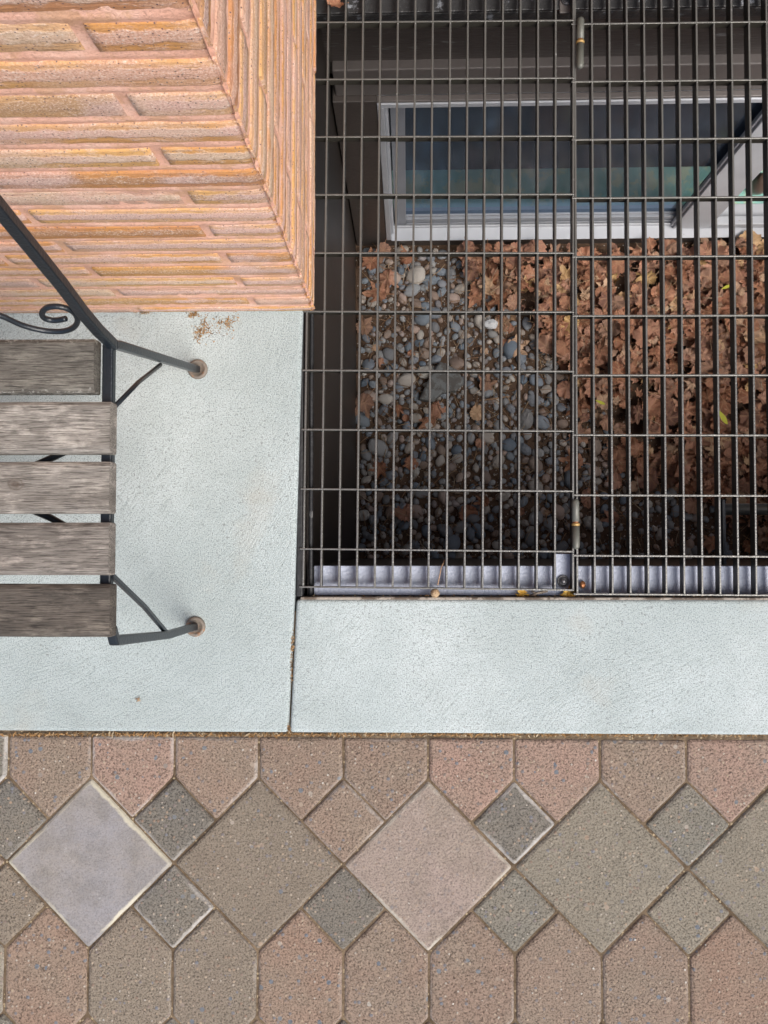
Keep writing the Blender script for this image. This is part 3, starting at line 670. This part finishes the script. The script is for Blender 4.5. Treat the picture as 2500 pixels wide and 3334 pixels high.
b.tube([rear_top, PX(318, 1074, XB), PX(265, 1012, XB), pa, pb, pb + (pb - pa) * 1.2], q * 1.08, square=True, up=(1, 0, 0)); b.build("back_post", M['iron'], bench, bevel=.002)
b = MB(); b.tube([corner + Vector((-.006, .008, 0)), Vector((XB - .006, rear_top.y + .001, ZS - .022))], .0066, square=True, up=(0, 0, 1)); b.build("seat_frame", M['iron'], bench, bevel=.002)
b = MB(); b.tube([PX(522, 1188, XB), PX(450, 1245, XB), PX(372, 1325, XB)], .0031, 10); b.build("leg_brace", M['iron'], bench)
b = MB(); b.tube([PX(540, 2058, XB), PX(470, 1975, XB), PX(362, 1872, XB)], .0030, square=True); b.build("leg_brace", M['iron'], bench, bevel=.001)
zb = ZS - .05
b = MB(); b.tube([P(360, 1398, zb), P(176, 1488, zb), P(-60, 1590, zb)], .0045, 8); b.tube([P(360, 1795, zb), P(166, 1687, zb), P(-60, 1590, zb)], .0045, 8); b.tube([P(-60, 1590, zb), P(-900, 1590, zb)], .0045, 8)
b.build("under_brace", M['iron'], bench)
for f in (f1, f2):
    b = MB(); b.lathe([(.0168, 0), (.0166, .0035), (.0150, .0055), (.0115, .0052), (.0105, .0035), (.0001, .0035)], (f.x + .001, f.y, 0)); b.build("foot_disc", M['base'], bench)
n_b = (Vector((0, back_top.y - rear_top.y, back_top.z - rear_top.z))).cross(Vector((1, 0, 0)))
sc = [(-500, 935), (-260, 985), (-80, 1010), (0, 1027), (70, 1058), (140, 1076), (200, 1079), (236, 1068), (252, 1048), (246, 1024), (222, 1006), (188, 998), (155, 1001), (137, 1017), (142, 1034), (165, 1042), (190, 1042), (214, 1037)]
pts = [Pplane(u, v, rear_top, n_b) for u, v in sc]
sm = []
for i in range(len(pts) - 1):
    p0, p1, p2, p3 = pts[max(i - 1, 0)], pts[i], pts[i + 1], pts[min(i + 2, len(pts) - 1)]
    for s_ in (0, .25, .5, .75): sm.append(.5 * ((2 * p1) + (p2 - p0) * s_ + (2 * p0 - 5 * p1 + 4 * p2 - p3) * s_ * s_ + (3 * p1 - p0 - 3 * p2 + p3) * s_ ** 3))
sm.append(pts[-1]); b = MB(); b.tube(sm, .0033, 12); b.build("scroll", M['iron'], bench)

# ------------------------------------------------------------------ well floor, stones and leaves
b = MB(); nx, ny = 130, 66; fx0, fx1, fy0, fy1 = XL - .01, WEX1, YF - .02, YC + .05
def floor_z(x, y): return -D - .012 + noise.noise(Vector((x * 5, y * 5, 2))) * .008
vs = [(fx0 + (fx1 - fx0) * i / nx, fy0 + (fy1 - fy0) * j / ny, floor_z(fx0 + (fx1 - fx0) * i / nx, fy0 + (fy1 - fy0) * j / ny) + random.uniform(-.002, .002)) for i in range(nx + 1) for j in range(ny + 1)]
b.add(vs, [(i*(ny+1)+j, (i+1)*(ny+1)+j, (i+1)*(ny+1)+j+1, i*(ny+1)+j+1) for i in range(nx) for j in range(ny)], smooth=True)
tag(b.build("well_floor", M['dirt']), "dark earth floor at the bottom of the window well", kind='structure')

def leafness(x, y):        # how thick the drift of leaves lies
    fy = (y - YF) / (YC - YF)
    a = (x - .50) / .26 + (fy - .62) * 1.9
    a = max(a, (fy - .90) * 9 + (x - .10) * 1.5, (fy - .66) * 5 + (x - .36) * 6)
    a += noise.noise(Vector((x * 6, y * 6, 8))) * .5
    if x > .75 and fy < .42: a -= (.42 - fy) * 4
    return max(0, min(1, a))
def pebble_mesh(i):
    bm = bmesh.new(); bmesh.ops.create_icosphere(bm, subdivisions=3, radius=1); rr = random.Random(i)
    sx, sy, sz = 1, rr.uniform(.62, .9), rr.uniform(.42, .6)
    for v in bm.verts:
        k = 1 + noise.noise(v.co * .9 + Vector((i * 5, 0, 0))) * .26 + noise.noise(v.co * 2.3 + Vector((0, i * 5, 0))) * (.05 if i < 7 else .2)
        v.co = Vector((v.co.x * sx, v.co.y * sy, v.co.z * sz)) * k
    me = bpy.data.meshes.new("pebble"); bm.to_mesh(me); bm.free(); me.materials.append(M['pebble'])
    for p in me.polygons: p.use_smooth = i < 7
    return me
pm = [pebble_mesh(i) for i in range(9)]; pmc = {}
def with_mat(me, cl, mat, store):
    if (me.name, cl) not in store: c = me.copy(); c.materials[0] = mat; store[(me.name, cl)] = c
    return store[(me.name, cl)]
def zone(x, y):
    a = "near the window" if y > .62 * YC else "in the dark front" if y < .28 * YC else "midway"
    b_ = "beside left panel" if x < .05 else "left of the hinges" if x < .42 else "right of the hinges"
    return b_ + " " + a
spots = []; rp = random.Random(11); tries = 0
while len(spots) < 950 and tries < 60000:
    tries += 1
    s_ = rp.choice((.028, .022, .019, .018, .015, .014, .012)) * rp.uniform(.85, 1.2)
    if len(spots) > 330: s_ = rp.uniform(.008, .016)
    x, y = rp.uniform(XL + .02, 1.35), rp.uniform(YF + .01, YC - .01)
    if leafness(x, y) > .55: continue
    if x > .62 and rp.random() < .75: continue
    if noise.noise(Vector((x * 7, y * 7, 31))) > .33 and s_ > .013: continue
    if all((x - a) ** 2 + (y - c) ** 2 > ((s_ + r_) * .74) ** 2 for a, c, r_ in spots): spots.append((x, y, s_))
spots.sort(key=lambda q: -q[2])
small = MB()
for i, (x, y, s_) in enumerate(spots):
    me = rp.choice(pm); rz = rp.uniform(0, 6.28)
    if i < 300:
        cn, cm = rp.choice(PCLS[:3] + PCLS + PCLS[5:6]); o = bpy.data.objects.new("pebble", with_mat(me, cn, cm, pmc)); C.objects.link(o); o.location = (x, y, floor_z(x, y) + s_ * .28); o.scale = (s_ * 1.08,) * 3
        o.rotation_euler = (rp.uniform(-.3, .3), rp.uniform(-.3, .3), rz)
        tag(o, ("large " if s_ > .026 else "small " if s_ < .018 else "") + cn + " pebble " + zone(x, y), "pebble", "river pebbles on the floor of the well")
    else:
        Mx = Matrix.Translation((x, y, floor_z(x, y) + s_ * .25)) @ Matrix.Rotation(rz, 4, 'Z') @ Matrix.Scale(s_ * 1.05, 4)
        bm = bmesh.new(); bmesh.ops.create_icosphere(bm, subdivisions=2, radius=1)
        small.add([Mx @ Vector((v.co.x, v.co.y * .75, v.co.z * .5)) for v in bm.verts], [[v.index for v in f.verts] for f in bm.faces], smooth=True); bm.free()
for i in range(5200):
    x, y = rp.uniform(XL + .01, 1.3), rp.uniform(YF, YC); s_ = rp.uniform(.0018, .0065) ; z = floor_z(x, y) + .001
    if leafness(x, y) > .5: continue
    a = [Vector((x + rp.uniform(-s_, s_), y + rp.uniform(-s_, s_), z)) for _ in range(4)] + [Vector((x, y, z + s_))]
    cx_ = Vector((x, y, z)); a[:4] = [cx_ + Vector((math.cos(t_) * s_ * rp.uniform(.6, 1.1), math.sin(t_) * s_ * rp.uniform(.6, 1.1), 0)) for t_ in (.2, 1.8, 3.3, 4.9)]
    small.add(a, [(0, 1, 4), (1, 2, 4), (2, 3, 4), (3, 0, 4)], mi=1)
tag(small.build("gravel", [M['pebble'], M['chips']]), "small pebbles and stone chips strewn over the earth floor", "gravel", kind='stuff')
# flat grey stone and white stone
b = MB(); outl = [(920, 860), (935, 815), (960, 770), (1005, 790), (1000, 832), (975, 850), (945, 872)]
base = [P(u * 1.507, v * 1.507, -D + .022) for u, v in [(905,862),(925,820),(950,780),(990,800),(1003,825),(985,845),(955,850),(935,868)]]
n = len(base); cc = sum(base, Vector()) / n
b.add([p - Vector((0, 0, .03)) for p in base] + base + [cc + (p - cc) * .86 + Vector((0, 0, .005)) for p in base], [(i, (i+1)%n, n+(i+1)%n, n+i)[::-1] for i in range(n)] + [(n+i, n+(i+1)%n, 2*n+(i+1)%n, 2*n+i)[::-1] for i in range(n)] + [tuple(2*n+i for i in range(n))[::-1]])
tag(b.build("flat_stone", m_paint("flat_grey_stone", (.21, .22, .22), .7, 0, (.12, .11, .10), .46, .004, 60), bevel=.003), "flat angular grey stone, the largest stone on the well floor", "stone")
bm = bmesh.new(); bmesh.ops.create_icosphere(bm, subdivisions=2, radius=1)
c0 = P(1060 * 1.507, 700 * 1.507, -D + .02); b = MB()
b.add([c0 + Vector((v.co.x * .024, v.co.y * .017, v.co.z * .014)) * (1 + .35 * noise.noise(v.co * 2.1)) for v in bm.verts], [[v.index for v in f.verts] for f in bm.faces]); bm.free()
tag(b.build("white_stone", M['white']), "jagged chalk white stone among the grey pebbles", "stone")

# leaves
def leaf_mesh(i, name="dry_leaf"):
    rr = random.Random(100 + i); b = MB(); lobes = [(0, 1.0), (.95, .86), (-.95, .86), (1.95, .58), (-1.95, .58)]
    if i % 3 == 2: lobes = [(0, 1.0), (.5, .75), (-.5, .75), (1.2, .55), (-1.2, .55), (3.1, .35)]
    N = 40; rings = (0.0, .34, .68, 1.0); vs = []; cols = []
    curlx, curly = rr.uniform(-.3, .8), rr.uniform(-.4, .6); tw = rr.uniform(-.5, .5)
    for k, r in enumerate(rings):
        for j in range(N if k else 1):
            a = -math.pi + 6.28318 * j / N
            rad = .26
            near = 9; rad = .50 if i % 3 == 0 else .66
            for (la, ll) in lobes:
                d = abs((a - la + math.pi) % 6.28318 - math.pi); near = min(near, d); rad = max(rad, ll * max(0, 1 - (d / .62) ** 1.15) + .02)
            if i % 3 == 1: rad = .42 + .46 * abs(math.cos(a / 2 * 1.0)) ** 1.5
            rad *= 1 + (.07 * math.sin(a * 23 + i) + .05 * math.sin(a * 11 + 2 * i)) * (r ** 3)
            x = math.sin(a) * rad * r; y = math.cos(a) * rad * r
            z = curlx * x * x * .9 + curly * y * y * .6 + tw * x * y + (.10 * math.cos(near * 9)) * r * -.5 + noise.noise(Vector((x * 2.6, y * 2.6, i * 3))) * .42 * r
            vs.append((x, y, z)); cols.append((1.0 if near < .09 or k == 0 else 0.0, 0, 0, 1))
    fs = [(0, 1 + j, 1 + (j + 1) % N) for j in range(N)]
    for k in range(2):
        o = 1 + k * N
        for j in range(N): fs.append((o + j, o + N + j, o + N + (j + 1) % N, o + (j + 1) % N))
    b.add(vs, fs, col=cols, smooth=True)
    st = MB(); b.tube([(0, 0, 0), (.02, -.5, .03), (.06 * math.sin(i), -.95, .12)], .022, 5)
    b.col = b.col[:len(cols)] + [(1, 0, 0, 1)] * (len(b.v) - len(cols))
    o = b.build(name, M['leaf'], attr="vein"); me = o.data; bpy.data.objects.remove(o); return me
lm = [leaf_mesh(i) for i in range(10)]; lmc = {}
rl = random.Random(21); cand = []
def drift(x, y): return .075 * leafness(x, y) * (.4 + .6 * min(1, max(0, (y - YF) / .9)))
while len(cand) < 1500:
    x, y = rl.uniform(XL + .05, 1.45), rl.uniform(YF + .02, YC - .035)
    if rl.random() < leafness(x, y) ** 1.2 + .018: cand.append((x, y))
pile = MB(); tops = 0
for i, (x, y) in enumerate(cand):
    s_ = rl.choice((.020, .028, .036, .044, .054)) * rl.uniform(.8, 1.1); me = rl.choice(lm); layer = i / len(cand)
    L_ = leafness(x, y); single = i >= len(cand) - 300
    z = floor_z(x, y) + drift(x, y) * (layer * 1.0) + .018
    rot = Matrix.Rotation(rl.uniform(0, 6.28), 4, 'Z') @ Matrix.Rotation(rl.gauss(0, .30 if L_ > .3 else .15), 4, 'X') @ Matrix.Rotation(rl.gauss(0, .30 if L_ > .3 else .15), 4, 'Y')
    if rl.random() < .35: rot = rot @ Matrix.Rotation(math.pi, 4, 'X')
    if y > YC - .05: z += .01
    Mx = Matrix.Translation((x, y, z)) @ rot @ Matrix.Scale(s_, 4)
    if single:
        cn, cm = rl.choice(LCLS); o = bpy.data.objects.new("dry_leaf", with_mat(me, cn, cm, lmc)); C.objects.link(o); o.matrix_world = Mx
        if L_ > .3: tag(o, ("large " if s_ > .042 else "small " if s_ < .031 else "") + cn + " curled leaf in drift " + zone(x, y), "leaf", "dry leaves in the drift")
        else: tag(o, cn + " leaf lying loose among pebbles " + zone(x, y), "leaf", "loose dry leaves among the pebbles")
    else:
        vv = [Mx @ v.co for v in me.vertices]; vc = [tuple(d.color) for d in me.color_attributes["vein"].data]
        pile.add(vv, [list(p.vertices) for p in me.polygons], col=vc, smooth=True)
tag(pile.build("leaf_litter", M['leaf'], attr="vein"), "thick brown leaf litter under the drift of dry leaves", "leaf litter", kind='stuff')
for (u, v, s_, rz, lab) in ((1185, 1310, .062, 2.5, "large flat maple leaf at the left edge of the well floor"), (1210, 850, .055, 1.0, "orange brown leaf in the upper left corner of the well floor"), (1185, 1065, .05, .3, "small reddish brown leaf on the pebbles by the left panel")):
    o = bpy.data.objects.new("maple_leaf", lm[0]); C.objects.link(o); o.location = P(u, v, -D + .035); o.rotation_euler = (.1, -.1, rz); o.scale = (s_,) * 3; tag(o, lab, "leaf")
# needles and twigs
nd = MB()
for i in range(1700):
    x, y = rl.uniform(XL + .03, 1.35), rl.uniform(YF + .01, YC - .03); L_ = rl.uniform(.02, .06); a = rl.uniform(0, 6.28); z = floor_z(x, y) + .012 + rl.uniform(0, .012) + drift(x, y)
    if leafness(x, y) > .8 and rl.random() < .8: continue
    d = Vector((math.cos(a), math.sin(a), rl.uniform(-.1, .1))); n_ = Vector((-d.y, d.x, 0)); c_ = rl.uniform(-.3, .3)
    nd.tube([Vector((x, y, z)) + d * L_ * t_ + n_ * L_ * c_ * t_ * t_ for t_ in (0, .5, 1)], rl.uniform(.0005, .0012), 4)
tag(nd.build("dry_needles", M['needle']), "fine dry needles and twigs scattered on the well floor", "needles", kind='stuff')
for (pts_, lab) in (([(1590, 960), (1640, 940), (1700, 905)], "bare forked twig lying between pebbles and leaves"), ([(1560, 1305), (1610, 1298), (1660, 1290)], "thin pale twig in the middle of the well floor")):
    b = MB(); b.tube([P(u, v, -D + .045) for u, v in pts_], .0028, 7, taper=[1, .8, .4]); b.tube([P(pts_[1][0], pts_[1][1], -D + .045), P(pts_[1][0] + 25, pts_[1][1] + 18, -D + .04)], .0016, 6)
    tag(b.build("twig", M['needle']), lab, "twig")
for (u, v, s_, rz, lab) in ((2352, 1358, .036, .6, "bright yellow green leaf among brown leaves at the right"), (1954, 1310, .022, 1.2, "small yellow leaf on pebbles right of the hinges"), (2364, 935, .022, 2, "small yellow leaf in the brown drift under the window")):
    b = MB(); N = 9; vs = []; 
    for i in range(N):
        t_ = i / (N - 1); w = math.sin(math.pi * t_ ** .8) * .27; vs += [(-w, t_ - .5, .12 * w + .2 * (t_ - .5) ** 2), (0, t_ - .5, .2 * (t_ - .5) ** 2), (w, t_ - .5, .12 * w + .2 * (t_ - .5) ** 2)]
    b.add(vs, [f for i in range(N - 1) for f in ((3*i, 3*i+1, 3*i+4, 3*i+3), (3*i+1, 3*i+2, 3*i+5, 3*i+4))], smooth=True)
    o = b.build("yellow_leaf", M['yellow']); o.location = P(u, v, -D + .11); o.scale = (s_ * .9, s_ * 1.6, s_ * 1.2); o.rotation_euler = (.1, .2, rz); tag(o, lab, "leaf")

# short steel pipe on a black bracket, low on the front panel
lad = tag(empty("steel_pipe", (1.0, YF + .03, -.42)), "satin steel pipe deep in the dark corner of the well at the right", "pipe")
zr = -.42; a = P(2345, 1658, zr)
b = MB(); b.tube([a, (WEX1 - .01, a.y, zr)], .0125, 16); b.build("pipe", M['pipe'], lad)
b = MB(); b.box(a.x - .004, a.x + .004, YF - .008, a.y + .02, zr - .02, zr + .02); b.build("bracket", M['iron'], lad, bevel=.002)

# ------------------------------------------------------------------ small debris on the surface
def tuft(name, u, v, z, r, n, mat, lab, cat, seed=0, flat=.5):
    rr = random.Random(seed); b = MB(); c = P(u, v, z)
    for i in range(n):
        a = rr.uniform(0, 6.28); L_ = r * rr.uniform(.5, 1.1); e = Vector((math.cos(a), math.sin(a), rr.uniform(0.05, flat)))
        s0 = c + Vector((rr.uniform(-1, 1), rr.uniform(-1, 1), 0)) * r * .35; n_ = Vector((-e.y, e.x, 0)) * r * .09
        p1 = s0 + e * L_ * .6; p2 = s0 + e * L_
        b.add([s0 - n_ * .5, s0 + n_ * .5, p1 + n_, p1 - n_, p2], [(0, 1, 2, 3), (3, 2, 4)])
    return tag(b.build(name, mat), lab, cat)
tuft("flower_tuft", 1700, 1932, -.022, .011, 46, M['gold'], "yellow dried flower tuft on the steel ledge beside the twig", "flower", 1)
tuft("flower_tuft", 1850, 1934, -.022, .013, 50, M['gold'], "golden dried flower tuft at the foot of the grating joint", "flower", 2)
b = MB(); b.tube([P(1727, 1943, -.018), P(1745, 1932, -.014), P(1782, 1924, -.016)], .0028, 8, taper=[1.1, .9, .8]); b.tube([P(1745, 1932, -.014), P(1730, 1925, -.016)], .002, 6)
tag(b.build("twig_stub", M['lip']), "grey broken twig lying on the ledge between two yellow tufts", "twig")
b = MB(); b.tube([P(1448, 1822, -.012), P(1436, 1850, -.01), P(1425, 1905, -.005)], .0009, 6); b.tube([P(1438, 1845, -.01), P(1446, 1828, -.01)], .0007, 5); tag(b.build("stalk", M['needle']), "thin dry stalk standing over the ledge above the round seed pod", "stalk")
bm = bmesh.new(); bmesh.ops.create_icosphere(bm, subdivisions=4, radius=1); c0 = P(1416, 1931, -.006); b = MB()
b.add([c0 + v.co * .0076 * (1 + .10 * noise.noise(v.co * 7)) for v in bm.verts], [[v.index for v in f.verts] for f in bm.faces], smooth=True)
tag(b.build("seed_pod", M['seed']), "round rough brown seed pod on the rim below the grating", "seed pod")
c0 = P(1897, 1904, -.024); b = MB(); b.add([c0 + Vector((v.co.x * .0048, v.co.y * .0062, v.co.z * .004)) * (1 + .2 * noise.noise(v.co * 3)) for v in bm.verts], [[v.index for v in f.verts] for f in bm.faces], smooth=True); bm.free()
tag(b.build("seed_husk", M['copper']), "small reddish brown seed husk on the ledge right of the bolt", "seed")
o = bpy.data.objects.new("dead_leaf", lm[4]); C.objects.link(o); o.location = P(1098, 14, -.012); o.scale = (.022,) * 3; o.rotation_euler = (.4, .3, 2.0); tag(o, "small dead leaf caught in the grating at the top beside the bricks", "leaf")
def litter(name, spots_, n, seed, lab, cat, r0=.001, r1=.004, z=.0005):
    rr = random.Random(seed); b = MB()
    for i in range(n):
        u, v, su, sv_ = rr.choice(spots_); x = P(u + rr.gauss(0, su), v + rr.gauss(0, sv_), z); s_ = rr.uniform(r0, r1); a = rr.uniform(0, 6.28); L_ = rr.uniform(1, 3.2)
        d = Vector((math.cos(a), math.sin(a), rr.uniform(-.2, .5))); n_ = Vector((-d.y, d.x, rr.uniform(-.4, .4))) * .35
        b.add([x - d * s_ * L_ * .5, x + n_ * s_, x + d * s_ * L_ * .5, x - n_ * s_ + Vector((0, 0, s_ * .5))], [(0, 1, 2, 3)])
    return tag(b.build(name, M['bits']), lab, cat, kind='stuff')
litter("plant_litter", [(660, 1060, 14, 22), (650, 1085, 12, 14), (700, 1070, 30, 22), (745, 1045, 16, 14), (630, 1022, 10, 6)], 420, 3, "dry golden plant crumbs on the slab against the brick wall", "litter", .0008, .0028)
litter("plant_litter", [(465, 1018, 20, 4)], 90, 4, "few dry crumbs at the foot of the brick wall behind the bench", "litter", .0006, .002)
litter("joint_debris", [(u, 2392, 30, 2.2) for u in range(10, 2500, 45)], 1100, 5, "ochre leaf crumbs packed in the joint between slab and pavers", "litter", .001, .0048, -.006)
litter("joint_debris", [(950, 2095, 3, 18), (940, 2380, 4, 10), (948, 2160, 2, 30)], 160, 6, "orange crumbs in the joint between the two slabs", "litter", .0008, .003, -.002)
litter("rim_debris", [(u, 1944, 35, 3) for u in range(1000, 2500, 60)], 260, 7, "dry crumbs along the rim of the well", "litter", .0008, .003, -.012)
tuft("beetle_husk", 450, 2277, .001, .006, 16, M['seed'], "tiny dark dried husk on the concrete below the bench", "husk", 9, .3)
